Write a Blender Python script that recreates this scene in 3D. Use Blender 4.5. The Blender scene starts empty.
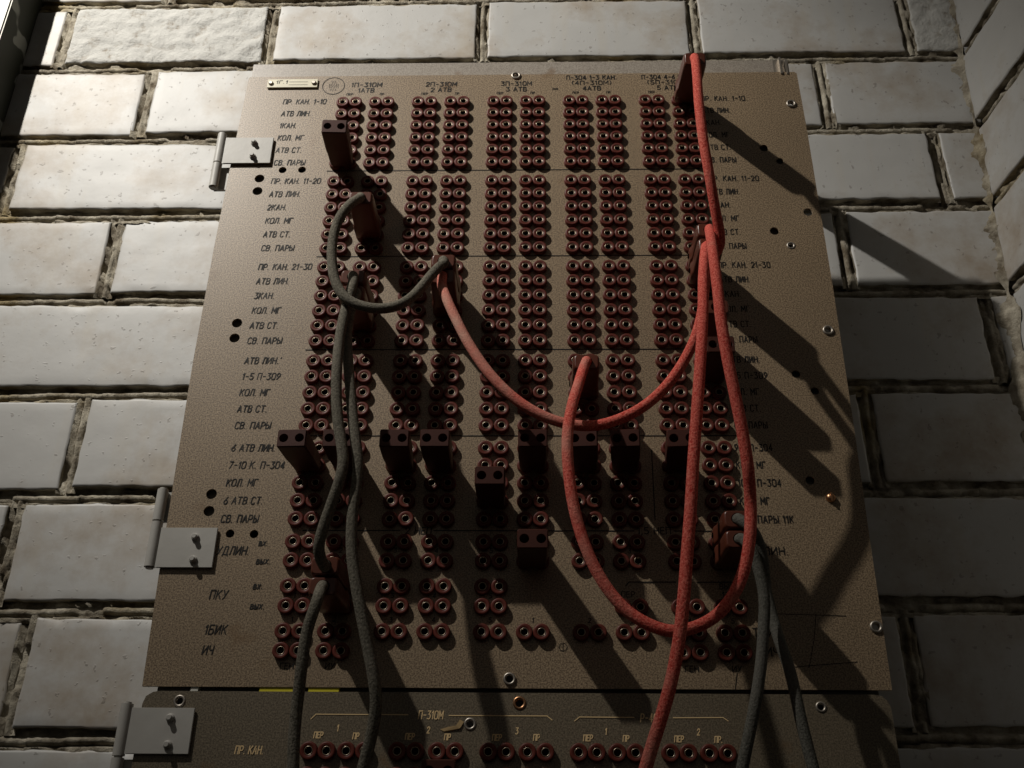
import bpy, bmesh, math, random
import numpy as np
from mathutils import Vector, Matrix, noise

random.seed(7)
scene = bpy.context.scene
COL = scene.collection

# ------------------------------------------------------------------ space
# Panel units: X to the right, Y downwards, h out of the front plates (about 0.84 mm each).
S = 0.00084
ZTOP = 2.0
def V(X, Y, h=0.0):
    return Vector((X * S, -h * S, ZTOP - Y * S))
D = 160.0                                    # the wall stands this far behind the plates

CAM = (207.4502, 767.5049, 821.8853)
ROT = np.array([[ 0.999757 , -0.008824 ,  0.0202018], [-0.0013735,  0.8896829,  0.4565768], [-0.022002 , -0.4564936,  0.8894546]])
FOC = 1000.0
def at(px, py, h=0.0):
    d = ROT.T @ np.array([(px - 512) / FOC, (py - 384) / FOC, 1.0])
    t = (CAM[2] - h) / d[2]
    return CAM[0] + t * d[0], CAM[1] + t * d[1]

# ------------------------------------------------------------------ camera
cam = bpy.data.objects.new('camera', bpy.data.cameras.new('camera'))
COL.objects.link(cam)
cam.data.sensor_width = 36.0
cam.data.lens = FOC / 1024 * 36.0
cam.data.clip_start = 0.01
def bl(v): return Vector((v[0], v[2], -v[1]))
right, down, fwd = bl(ROT[0]), bl(ROT[1]), bl(ROT[2])
m = Matrix((right, -down, -fwd)).transposed().to_4x4()
m.translation = V(*CAM)
cam.matrix_world = m
scene.camera = cam

# ------------------------------------------------------------------ light
w = bpy.data.worlds.new('world'); scene.world = w; w.use_nodes = True
# faint glow of the dark room: a little from the ceiling side, almost none from the floor
wt = w.node_tree; bg = wt.nodes['Background']
wc = wt.nodes.new('ShaderNodeTexCoord'); wx = wt.nodes.new('ShaderNodeSeparateXYZ'); wr_ = wt.nodes.new('ShaderNodeValToRGB')
wt.links.new(wc.outputs['Generated'], wx.inputs[0]); wm = wt.nodes.new('ShaderNodeMapRange'); wt.links.new(wx.outputs[2], wm.inputs[0])
wm.inputs[1].default_value = -1.0; wt.links.new(wm.outputs[0], wr_.inputs[0]); wt.links.new(wr_.outputs[0], bg.inputs[0])
for el_, (p_, c_) in zip(wr_.color_ramp.elements, ((.40, (.03, .028, .025, 1)), (.75, (1.0, .93, .83, 1)))): el_.position = p_; el_.color = c_
bg.inputs[1].default_value = 0.085
LIGHT = (-920.0, -1170.0, 930.0)
AIM = (-200.0, -290.0, -100.0)
sp = bpy.data.lights.new('torch_beam', 'SPOT')
sp.energy = 144.0; sp.color = (1.0, 0.955, 0.88)
sp.spot_size = math.radians(54); sp.spot_blend = 1.0; sp.shadow_soft_size = 0.016
lo = bpy.data.objects.new('torch_beam', sp); COL.objects.link(lo)
lo.location = V(*LIGHT)
lo.rotation_euler = (V(*AIM) - V(*LIGHT)).to_track_quat('-Z', 'Y').to_euler()

scene.view_settings.view_transform = 'Standard'
scene.view_settings.look = 'None'
scene.view_settings.gamma = 1.0
scene.view_settings.exposure = 0.0
scene.view_settings.use_curve_mapping = False

# ------------------------------------------------------------------ materials
class NT:
    def __init__(s, name):
        s.m = bpy.data.materials.new(name); s.m.use_nodes = True
        s.t = s.m.node_tree; s.b = s.t.nodes['Principled BSDF']
        s.co = s.t.nodes.new('ShaderNodeTexCoord').outputs['Object']
    def n(s, typ, **k):
        nd = s.t.nodes.new(typ)
        for a, v in k.items(): setattr(nd, a, v)
        return nd
    def l(s, a, b): s.t.links.new(a, b)
    def noise(s, scale, detail=2, rough=.5, co=None):
        nd = s.n('ShaderNodeTexNoise'); s.l(co or s.co, nd.inputs['Vector'])
        nd.inputs['Scale'].default_value = scale; nd.inputs['Detail'].default_value = detail
        nd.inputs['Roughness'].default_value = rough
        return nd.outputs['Fac']
    def ramp(s, f, stops):
        r = s.n('ShaderNodeValToRGB'); s.l(f, r.inputs[0]); e = r.color_ramp.elements
        while len(e) < len(stops): e.new(.5)
        for el, (p, c) in zip(e, stops):
            el.position = p; el.color = (c, c, c, 1) if isinstance(c, (int, float)) else (*c, 1)
        return r.outputs[0]
    def mix(s, f, a, b, mode='MIX'):
        x = s.n('ShaderNodeMix', data_type='RGBA', blend_type=mode)
        for sock, v in ((x.inputs[0], f), (x.inputs[6], a), (x.inputs[7], b)):
            if hasattr(v, 'default_value'): s.l(v, sock)
            else: sock.default_value = v if isinstance(v, (int, float)) else (*v, 1)
        return x.outputs[2]
    def bump(s, f, strength, dist):
        b = s.n('ShaderNodeBump'); b.inputs['Strength'].default_value = strength
        b.inputs['Distance'].default_value = dist; s.l(f, b.inputs['Height'])
        s.l(b.outputs[0], s.b.inputs['Normal'])
    def out(s, color, rough=.6, metal=0, spec=.5):
        if hasattr(color, 'default_value'): s.l(color, s.b.inputs['Base Color'])
        else: s.b.inputs['Base Color'].default_value = (*color, 1)
        s.b.inputs['Roughness'].default_value = rough; s.b.inputs['Metallic'].default_value = metal
        s.b.inputs['Specular IOR Level'].default_value = spec
        return s.m

def mat_plain(name, c, rough=.6, metal=0, spec=.5):
    return NT(name).out(c, rough, metal, spec)

def mat_brick():
    k = NT('painted_brick')
    c = k.mix(k.ramp(k.noise(9, 3), [(.35, 0.), (.65, 1.)]), (.405, .40, .385), (.465, .46, .445))
    st = k.ramp(k.noise(9, 6, .66), [(.47, 0.), (.67, 1.)])
    c = k.mix(k.mix(.68, (0, 0, 0), st), c, (.25, .185, .115))
    # runs of old drips
    mp = k.n('ShaderNodeMapping'); k.l(k.co, mp.inputs[0]); mp.inputs['Scale'].default_value = (55, 55, 5)
    dr = k.ramp(k.noise(1.0, 2, .5, mp.outputs[0]), [(.56, 0.), (.7, 1.)])
    c = k.mix(k.mix(.22, (0, 0, 0), dr), c, (.42, .38, .31))
    pits = k.ramp(k.noise(190, 2, .5), [(.675, 0.), (.72, 1.)])
    c = k.mix(k.mix(.42, (0, 0, 0), pits), c, (.14, .12, .10))
    h = k.n('ShaderNodeMath', operation='ADD'); k.l(pits, h.inputs[0]); k.l(k.noise(70, 3, .5), h.inputs[1])
    k.bump(h.outputs[0], .30, .0007)
    return k.out(c, .5, 0, .35)
def mat_rough_brick():
    k = NT('flaking_paint')
    f = k.noise(60, 6, .7)
    c = k.mix(k.ramp(f, [(.30, 1.), (.46, 0.)]), (.46, .455, .43), (.25, .22, .18))
    k.bump(f, .9, .004)
    return k.out(c, .7, 0, .25)
def mat_mortar():
    k = NT('old_mortar')
    c = k.mix(k.ramp(k.noise(45, 5, .65), [(.35, 0.), (.68, 1.)]), (.125, .10, .068), (.48, .44, .355))
    c = k.mix(k.ramp(k.noise(13, 3), [(.55, 0.), (.75, .5)]), c, (.32, .23, .07))
    k.bump(k.noise(260, 5, .7), .8, .003)
    return k.out(c, .9, 0, .2)
def mat_plate(name, dark, light, rust):
    k = NT(name)
    sp_ = k.noise(900, 3, .7)
    c = k.mix(k.ramp(sp_, [(.40, 0.), (.60, 1.)]), dark, light)
    c = k.mix(k.ramp(k.noise(5, 4, .6), [(.3, .28), (.7, 0.)]), c, tuple(x * .6 for x in dark))
    r = k.ramp(k.noise(17, 5, .6), [(.64, 0.), (.75, rust)])
    c = k.mix(r, c, (.16, .085, .03))
    k.bump(k.noise(620, 2), .12, .0006)
    return k.out(c, .44, 0, .7)
def mat_bakelite(name, a, b, rough, sc=60):
    k = NT(name)
    c = k.mix(k.noise(sc, 3), a, b)
    k.bump(k.noise(700, 2), .12, .0004)
    return k.out(c, rough, 0, .28 if rough > .4 else .5)
def mat_cord(name, a, b, dust):
    k = NT(name)
    wv = k.noise(760, 3, .65)
    c = k.mix(k.ramp(wv, [(.36, 0.), (.66, 1.)]), a, b)
    if 'red' in name:      # the braid is dustier towards its left runs
        sx = k.n('ShaderNodeSeparateXYZ'); k.l(k.co, sx.inputs[0])
        ad = k.n('ShaderNodeMath', operation='ADD'); k.l(k.noise(40, 4), ad.inputs[0])
        mr = k.n('ShaderNodeMapRange'); k.l(sx.outputs[0], mr.inputs[0])
        for i_, v_ in ((1, .11), (2, .27), (3, .22), (4, -.18)): mr.inputs[i_].default_value = v_
        k.l(mr.outputs[0], ad.inputs[1]); f_ = k.ramp(ad.outputs[0], [(.42, 0.), (.85, .9)])
    else: f_ = k.ramp(k.noise(14, 3), [(.45, 0.), (.75, .5)])
    c = k.mix(f_, c, dust)
    k.bump(wv, .7, .0012)
    return k.out(c, .95, 0, .1)
def mat_metalpaint(name, c0, c1, rough=.5):
    k = NT(name)
    c = k.mix(k.noise(40, 4), c0, c1)
    k.bump(k.noise(90, 3), .2, .001)
    return k.out(c, rough, 0, .45)
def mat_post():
    k = NT('peeling_shaded_paint')
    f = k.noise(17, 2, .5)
    c = k.mix(k.ramp(f, [(.60, 0.), (.615, 1.)]), (.022, .024, .015), (.20, .205, .18))  # near-black ground paints in the unlit face's shade; lighter patches are peeling
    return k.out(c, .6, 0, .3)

M = dict(
    brick=mat_brick(), rough=mat_rough_brick(), mortar=mat_mortar(),
    plate=mat_plate('speckled_enamel', (.125, .085, .049), (.42, .312, .196), .75),
    plate2=mat_plate('dark_enamel', (.085, .066, .042), (.24, .193, .128), .9),
    rail=mat_plate('rail_enamel', (.25, .215, .18), (.40, .355, .30), 1.0),
    socket=mat_bakelite('red_bakelite', (.080, .015, .010), (.13, .028, .018), .46),
    plug=mat_bakelite('brown_bakelite', (.050, .014, .009), (.075, .022, .014), .5),
    cplug=mat_bakelite('glossy_brown_bakelite', (.085, .023, .013), (.135, .040, .022), .32),
    contact=mat_plain('nickel_contact', (.40, .33, .25), .38, 1.0),
    hollow=mat_plain('dark_hollow', (.004, .0035, .003), .9, 0, 0),  # black colour stands in for the shade deep inside holes
    hole=mat_plain('black_backing', (.02, .016, .012), .8, 0, .2),  # black of the unseen backing behind the drilled holes
    ink=mat_plain('black_ink', (.012, .011, .010), .6, 0, .3),
    gold=mat_plain('gold_ink', (.85, .62, .33), .6, 0, .3),
    red=mat_cord('red_braid', (.52, .048, .036), (.92, .25, .19), (.62, .40, .31)),
    grey=mat_cord('grey_braid', (.085, .077, .06), (.25, .228, .182), (.27, .245, .20)),
    green=mat_cord('slate_braid', (.062, .060, .050), (.155, .150, .128), (.17, .16, .14)),
    hinge=mat_metalpaint('grey_hinge_paint', (.40, .385, .355), (.52, .505, .47)),
    steel=mat_plain('worn_steel', (.42, .38, .33), .45, .9),
    brass=mat_plain('brass', (.55, .30, .16), .35, 1.0),
    cream=mat_metalpaint('cream_plastic', (.62, .57, .42), (.74, .70, .55)),
    yellow=mat_metalpaint('yellow_plastic', (.62, .54, .02), (.75, .66, .04)),
    white=mat_metalpaint('white_plastic', (.55, .55, .50), (.65, .65, .60)),
    paper=mat_metalpaint('brown_paper', (.30, .20, .09), (.42, .30, .15), .9),
    cab=mat_metalpaint('cabinet_paint', (.09, .085, .075), (.14, .13, .115)),
    post=mat_post(), floor=mat_metalpaint('concrete', (.10, .095, .085), (.16, .15, .135), .9),
    postlit=mat_metalpaint('cream_lit_paint', (.60, .58, .50), (.68, .66, .58)),  # pale colour paints the post's front as lit
)

# ------------------------------------------------------------------ mesh helpers (panel units)
class MB:
    """collects faces in panel units (X, Y down, h out) and links them as ONE mesh object"""
    def __init__(s): s.v = []; s.f = []; s.mi = []; s.sm = []
    def add(s, verts, faces, mi=0, smooth=False):
        o = len(s.v); s.v += [tuple(x) for x in verts]
        for f in faces: s.f.append([i + o for i in f]); s.mi.append(mi); s.sm.append(smooth)
    def box(s, x0, x1, y0, y1, h0, h1, bev=0.0, mi=0):
        if bev <= 0:
            v = [(x, y, h) for h in (h0, h1) for y in (y0, y1) for x in (x0, x1)]
            s.add(v, [(0, 1, 3, 2), (4, 6, 7, 5), (0, 4, 5, 1), (2, 3, 7, 6), (0, 2, 6, 4), (1, 5, 7, 3)], mi)
            return
        bm = bmesh.new(); bmesh.ops.create_cube(bm, size=1)
        for q in bm.verts:
            q.co = Vector(((x0 + x1) / 2 + q.co.x * (x1 - x0), (y0 + y1) / 2 + q.co.y * (y1 - y0), (h0 + h1) / 2 + q.co.z * (h1 - h0)))
        bmesh.ops.bevel(bm, geom=bm.edges[:], offset=bev, segments=2, affect='EDGES')
        s.bm(bm, mi); bm.free()
    def bm(s, bm, mi=0, smooth=False):
        bm.verts.index_update()
        s.add([q.co[:] for q in bm.verts], [[q.index for q in f.verts] for f in bm.faces], mi, smooth)
    def lathe(s, cx, cy, prof, n=20, mi=0, smooth=True, close=True, mats=None):
        """profile of (radius, h) revolved about the normal through (cx, cy)"""
        v = []
        for r, h in prof:
            for k in range(n):
                a = 2 * math.pi * k / n; v.append((cx + r * math.cos(a), cy + r * math.sin(a), h))
        for i in range(len(prof) - 1):
            fs = [(i * n + k, i * n + (k + 1) % n, (i + 1) * n + (k + 1) % n, (i + 1) * n + k) for k in range(n)]
            s.add([], [], 0)
            o = 0
            if i == 0: base = len(s.v); s.v += [tuple(x) for x in v]
            for f in fs:
                s.f.append([q + base for q in f]); s.mi.append(mats[i] if mats else mi); s.sm.append(smooth)
        if close:
            s.f.append([base + (len(prof) - 1) * n + k for k in range(n)]); s.mi.append(mats[-1] if mats else mi); s.sm.append(False)
    def cyl(s, a, b, r, n=14, mi=0, r2=None, smooth=True):
        a, b = Vector(a), Vector(b); t = (b - a).normalized()
        u = t.orthogonal().normalized(); w_ = t.cross(u); r2 = r if r2 is None else r2
        v = [a + (u * math.cos(2 * math.pi * k / n) + w_ * math.sin(2 * math.pi * k / n)) * r for k in range(n)]
        v += [b + (u * math.cos(2 * math.pi * k / n) + w_ * math.sin(2 * math.pi * k / n)) * r2 for k in range(n)]
        s.add(v, [(k, (k + 1) % n, n + (k + 1) % n, n + k) for k in range(n)], mi, smooth)
        s.add(v[:n], [list(range(n))[::-1]], mi); s.add(v[n:], [list(range(n))], mi)
    def tube(s, pts, r, n=14, mi=0):
        pts = [Vector(p) for p in pts]; N = len(pts)
        tan = [(pts[min(i + 1, N - 1)] - pts[max(i - 1, 0)]).normalized() for i in range(N)]
        u = tan[0].orthogonal().normalized(); v = []
        for i in range(N):
            u = (u - tan[i] * u.dot(tan[i])).normalized(); w_ = tan[i].cross(u)
            rr = r(i / (N - 1)) if callable(r) else r
            v += [pts[i] + (u * math.cos(2 * math.pi * k / n) + w_ * math.sin(2 * math.pi * k / n)) * rr for k in range(n)]
        s.add(v, [(i * n + k, i * n + (k + 1) % n, (i + 1) * n + (k + 1) % n, (i + 1) * n + k) for i in range(N - 1) for k in range(n)], mi, True)
        o = len(s.v) - N * n
        s.f.append([o + k for k in range(n)][::-1]); s.mi.append(mi); s.sm.append(False)
        s.f.append([o + (N - 1) * n + k for k in range(n)]); s.mi.append(mi); s.sm.append(False)
    def build(s, name, mats, parent=None, origin=(0, 0, 0), loc=None, fix=True):
        """origin: the point in panel units that becomes the object's origin"""
        me = bpy.data.meshes.new(name)
        O = V(*origin)
        me.from_pydata([V(*p) - O for p in s.v], [], s.f)
        for m_ in (mats if isinstance(mats, (list, tuple)) else [mats]): me.materials.append(M[m_])
        me.polygons.foreach_set('material_index', s.mi); me.polygons.foreach_set('use_smooth', s.sm)
        if fix:
            bm = bmesh.new(); bm.from_mesh(me); bmesh.ops.recalc_face_normals(bm, faces=bm.faces[:]); bm.to_mesh(me); bm.free()
        me.update()
        return link(name, me, parent, O if loc is None else loc)
WORLD = {}
def link(name, data, parent, wloc):
    o = bpy.data.objects.new(name, data); COL.objects.link(o)
    o.parent = parent
    o.location = wloc - (WORLD[parent] if parent else Vector((0, 0, 0)))
    WORLD[o] = wloc.copy()
    return o
def copy_obj(src, parent, wloc):
    o = src.copy(); COL.objects.link(o); o.parent = parent
    o.location = wloc - (WORLD[parent] if parent else Vector((0, 0, 0)))
    WORLD[o] = wloc.copy(); return o
def empty(name, loc):
    return link(name, None, None, V(*loc))
def tag(o, label=None, cat=None, group=None, kind=None):
    if label: o['label'] = label
    if cat: o['category'] = cat
    if group: o['group'] = group
    if kind: o['kind'] = kind
    return o

# ------------------------------------------------------------------ the setting: brick walls
def tilt(X): return -0.009 * (X + 330)
JOINTS = [-450, -329, -211, -89, 31, 152, 275, 396, 517, 640, 761, 882, 1003, 1124]   # bed joints, from the top
CORNER = 762.0
HEADS = {0: (-590, -300, -10, 275, 560), 1: (-715, -429, -149, 138, 423, 706), 2: (-585, -299, -14, 285, 581),
         3: (-735, -446, -160, 130, 420, 706), 4: (-585, -298, -10, 290, 574), 5: (-735, -440, -140, 150, 430, 722),
         6: (-575, -289, 0, 285, 567), 7: (-620, -336, -50, 220, 480), 8: (-580, -295, 0, 285, 570),
         9: (-715, -430, -145, 140, 425, 710), 10: (-585, -295, 0, 285, 570), 11: (-700, -420, -140, 140, 420, 700), 12: (-585, -295, 0, 285, 570)}
XL = -900.0
def fb(x, y, z, o=3):
    return noise.fractal(Vector((x, y, z)), 0.9, 2.0, o)
def wall_piece(mb, conv, u0, u1, j0, j1, gap, vgap, amp, mi, seed, step=9.0):
    """one brick: a slightly uneven face with soft, chipped edges and sides running back into the joint"""
    u0 += vgap / 2; u1 -= vgap / 2; y0 = j0 + gap / 2; y1 = j1 - gap / 2
    if u1 - u0 < 6: return
    step = 4.0 if amp > 1.5 else step
    nu = max(3, int((u1 - u0) / step)); ny = max(4, int((y1 - y0) / step))
    us = [u0, u0 + .9, u0 + 2.5] + [u0 + 3.5 + (u1 - u0 - 7) * i / nu for i in range(1, nu)] + [u1 - 2.5, u1 - .9, u1]
    ys = [y0, y0 + .9, y0 + 2.5] + [y0 + 3.5 + (y1 - y0 - 7) * i / ny for i in range(1, ny)] + [y1 - 2.5, y1 - .9, y1]
    rnd = random.Random(seed); sx, sy, sz = rnd.uniform(-.012, .012), rnd.uniform(-.015, .015), rnd.uniform(-1.2, 1.2)
    uc, yc = (u0 + u1) / 2, (y0 + y1) / 2
    V_ = []
    for y in [ys[0]] + ys + [ys[-1]]:
        V_.append([])
    grid = []
    for iy, y in enumerate(ys):
        row = []
        for iu, u in enumerate(us):
            e = min(iu, len(us) - 1 - iu, iy, len(ys) - 1 - iy)
            drop = {0: 1.6, 1: .35, 2: .05}.get(e, 0)
            jx = 1.7 * fb(u * .06, y * .06, seed * 3.1, 5) if e < 2 else 0
            jy = 2.0 * fb(u * .06, y * .06, seed * 3.1 + 40, 5) if e < 2 else 0
            n_ = amp * fb(u * .035, y * .05, seed * 1.7, 5) + .35 * fb(u * .012, y * .012, seed)
            row.append((u + jx, y + jy, n_ - drop + sz + (u - uc) * sx + (y - yc) * sy))
        grid.append(row)
    nU, nY = len(us), len(ys)
    verts = [conv(*p) for r in grid for p in r]
    faces = [(a * nU + b, a * nU + b + 1, (a + 1) * nU + b + 1, (a + 1) * nU + b) for a in range(nY - 1) for b in range(nU - 1)]
    mb.add(verts, faces, mi, True)
    loop = [(0, b) for b in range(nU)] + [(a, nU - 1) for a in range(1, nY)] + [(nY - 1, b) for b in range(nU - 2, -1, -1)] + [(a, 0) for a in range(nY - 2, 0, -1)]
    top = [conv(*grid[a][b]) for a, b in loop]; bot = [conv(grid[a][b][0], grid[a][b][1], -14) for a, b in loop]
    L = len(loop)
    mb.add(top + bot, [(k, (k + 1) % L, L + (k + 1) % L, L + k) for k in range(L)], 1, False)
def mortar_strip(mb, conv, u0, u1, c, width, along, seed, bead=True, mi=1):
    """recessed mortar with a struck round bead; along = 'u' for a bed joint, 'y' for a head joint"""
    prof = [-.62, -.4, -.25, -.17, -.12, -.02, .1, .22, .31, .37, .45, .62]
    n = max(2, int((u1 - u0) / 3.0)); rows = []
    for i in range(n + 1):
        u = u0 + (u1 - u0) * i / n; wob = 1.6 * fb(u * .02, seed * 7.7, .3); keep = fb(u * .015, seed * 2.3, 5.0, 2)
        bh = 7.5 if keep > -.36 else 2.0
        if not bead: bh = 4.0
        oc = .06 if along == 'u' else .08
        r = []
        for t in prof:
            hgt = -9.5 + (bh * math.sqrt(max(0, 1 - ((t - oc) / .24) ** 2)) if abs(t - oc) < .24 else 0)
            rag = fb(u * .045, t * 2.2 + seed, seed * 1.9, 4)
            hgt += 1.6 * fb(u * .16, t * width * .16, seed * 1.3, 4)
            if along == 'u' and t > .33: hgt = max(hgt, -1.5 - 7 * max(0, .25 - rag) + 1.2 * fb(u * .2, t * 5, seed, 3))
            if along == 'u' and t < -.3: hgt = max(hgt, -3 - 9 * max(0, .66 - rag))
            if along == 'y' and t > .3: hgt = max(hgt, -2 - 9 * max(0, .3 - rag))
            if along == 'y' and t < -.3: hgt = max(hgt, -2 - 9 * max(0, .15 - rag))
            yy = c + t * width + wob
            r.append((u, yy, hgt) if along == 'u' else (yy, u, hgt))
        rows.append(r)
    P = len(prof)
    mb.add([conv(*p) for r in rows for p in r], [(a * P + b, a * P + b + 1, (a + 1) * P + b + 1, (a + 1) * P + b) for a in range(n) for b in range(P - 1)], mi, True)
def brick_wall(name, conv, u_lo, u_hi, heads, tl, rough=()):
    mb = MB(); gap, vg = 18.5, 17.0
    for ci in range(len(JOINTS) - 1):
        hs = [u_lo - vg / 2] + [x for x in heads[ci] if u_lo + 8 < x < u_hi - 8] + [u_hi + vg / 2]
        for a, b in zip(hs, hs[1:]):
            t_ = tl((a + b) / 2); sd = ci * 37 + int(a)
            r_ = any(ci == c and a < x < b for c, x in rough)
            wall_piece(mb, conv, a, b, JOINTS[ci] + t_, JOINTS[ci + 1] + t_, gap, vg, 3.0 if r_ else .45, 2 if r_ else 0, sd)
        for x in hs[1:-1]:
            mortar_strip(mb, conv, JOINTS[ci] + tl(x) + 4, JOINTS[ci + 1] + tl(x) - 4, x, vg, 'y', ci * 11 + int(x), True)
    for ci, j in enumerate(JOINTS):
        seg = 16; xs = [u_lo + (u_hi - u_lo) * i / seg for i in range(seg + 1)]
        for a, b in zip(xs, xs[1:]):
            mortar_strip(mb, conv, a, b, j + tl((a + b) / 2), gap, 'u', ci * 3.3)
    return mb
def conv_back(u, y, d): return (u, y, -D + d)
def conv_right(u, y, d): return (CORNER - d + .09 * u - .05 * (y + 97), y, -D + u)
wb = brick_wall('wall_back', conv_back, XL, CORNER + 12, HEADS, tilt, rough=((1, -290), (1, 740)))
wb.box(XL, CORNER + 20, JOINTS[0] - 700, JOINTS[-1] + 1300, -D - 60, -D - 14, mi=1)
tag(wb.build('wall_back', ['brick', 'mortar', 'rough'], fix=False), kind='structure')
RH = {i: ((140, 430) if i % 2 else (285, 570)) for i in range(13)}
RH[0] = (60, 340)
wr = brick_wall('wall_right', conv_right, 6, 760, RH, lambda u: tilt(CORNER) + 2, rough=((0, 30),))
# rough mortar pressed into the corner
ny_ = 420; prof_ = [(0, 17), (2, 10), (5, 5.5), (10, 2.5), (17, 0)]; rows_ = []
for i in range(ny_ + 1):
    y = JOINTS[0] + (JOINTS[-1] - JOINTS[0]) * i / ny_; k_ = .55 + 1.1 * max(-.4, fb(y * .02, 3.3, 1.1, 3)); r_ = []
    for j, (a_, b_) in enumerate(prof_):
        q_ = 2.2 * fb(y * .13, j * 1.7, 9.1, 4)
        r_.append((CORNER - .05 * (y + 97) - (a_ * k_ + q_ * .5) + 1, y + 2 * fb(y * .1, j * 3.1, 2.0), -D + (b_ * k_ + q_) - 1))
    rows_.append(r_)
P_ = len(prof_)
wr.add([p for r in rows_ for p in r], [(a * P_ + b, a * P_ + b + 1, (a + 1) * P_ + b + 1, (a + 1) * P_ + b) for a in range(ny_) for b in range(P_ - 1)], 1, True)
wr.box(CORNER + 75, CORNER + 130, JOINTS[0] - 700, JOINTS[-1] + 1300, -D - 60, -D + 1300, mi=1)
tag(wr.build('wall_right', ['brick', 'mortar', 'rough'], fix=False), kind='structure')
fl = MB(); fl.box(XL, CORNER + 12, 2381, 2401, -D - 14, 1800)
tag(fl.build('floor', 'floor'), kind='structure')
# painted steel post by the left edge, its inner face peeling and coloured dark as shade, its front pale as lit
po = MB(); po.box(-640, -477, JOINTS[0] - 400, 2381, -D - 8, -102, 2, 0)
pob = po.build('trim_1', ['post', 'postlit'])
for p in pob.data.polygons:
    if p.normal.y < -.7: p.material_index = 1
tag(pob, kind='structure')

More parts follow.
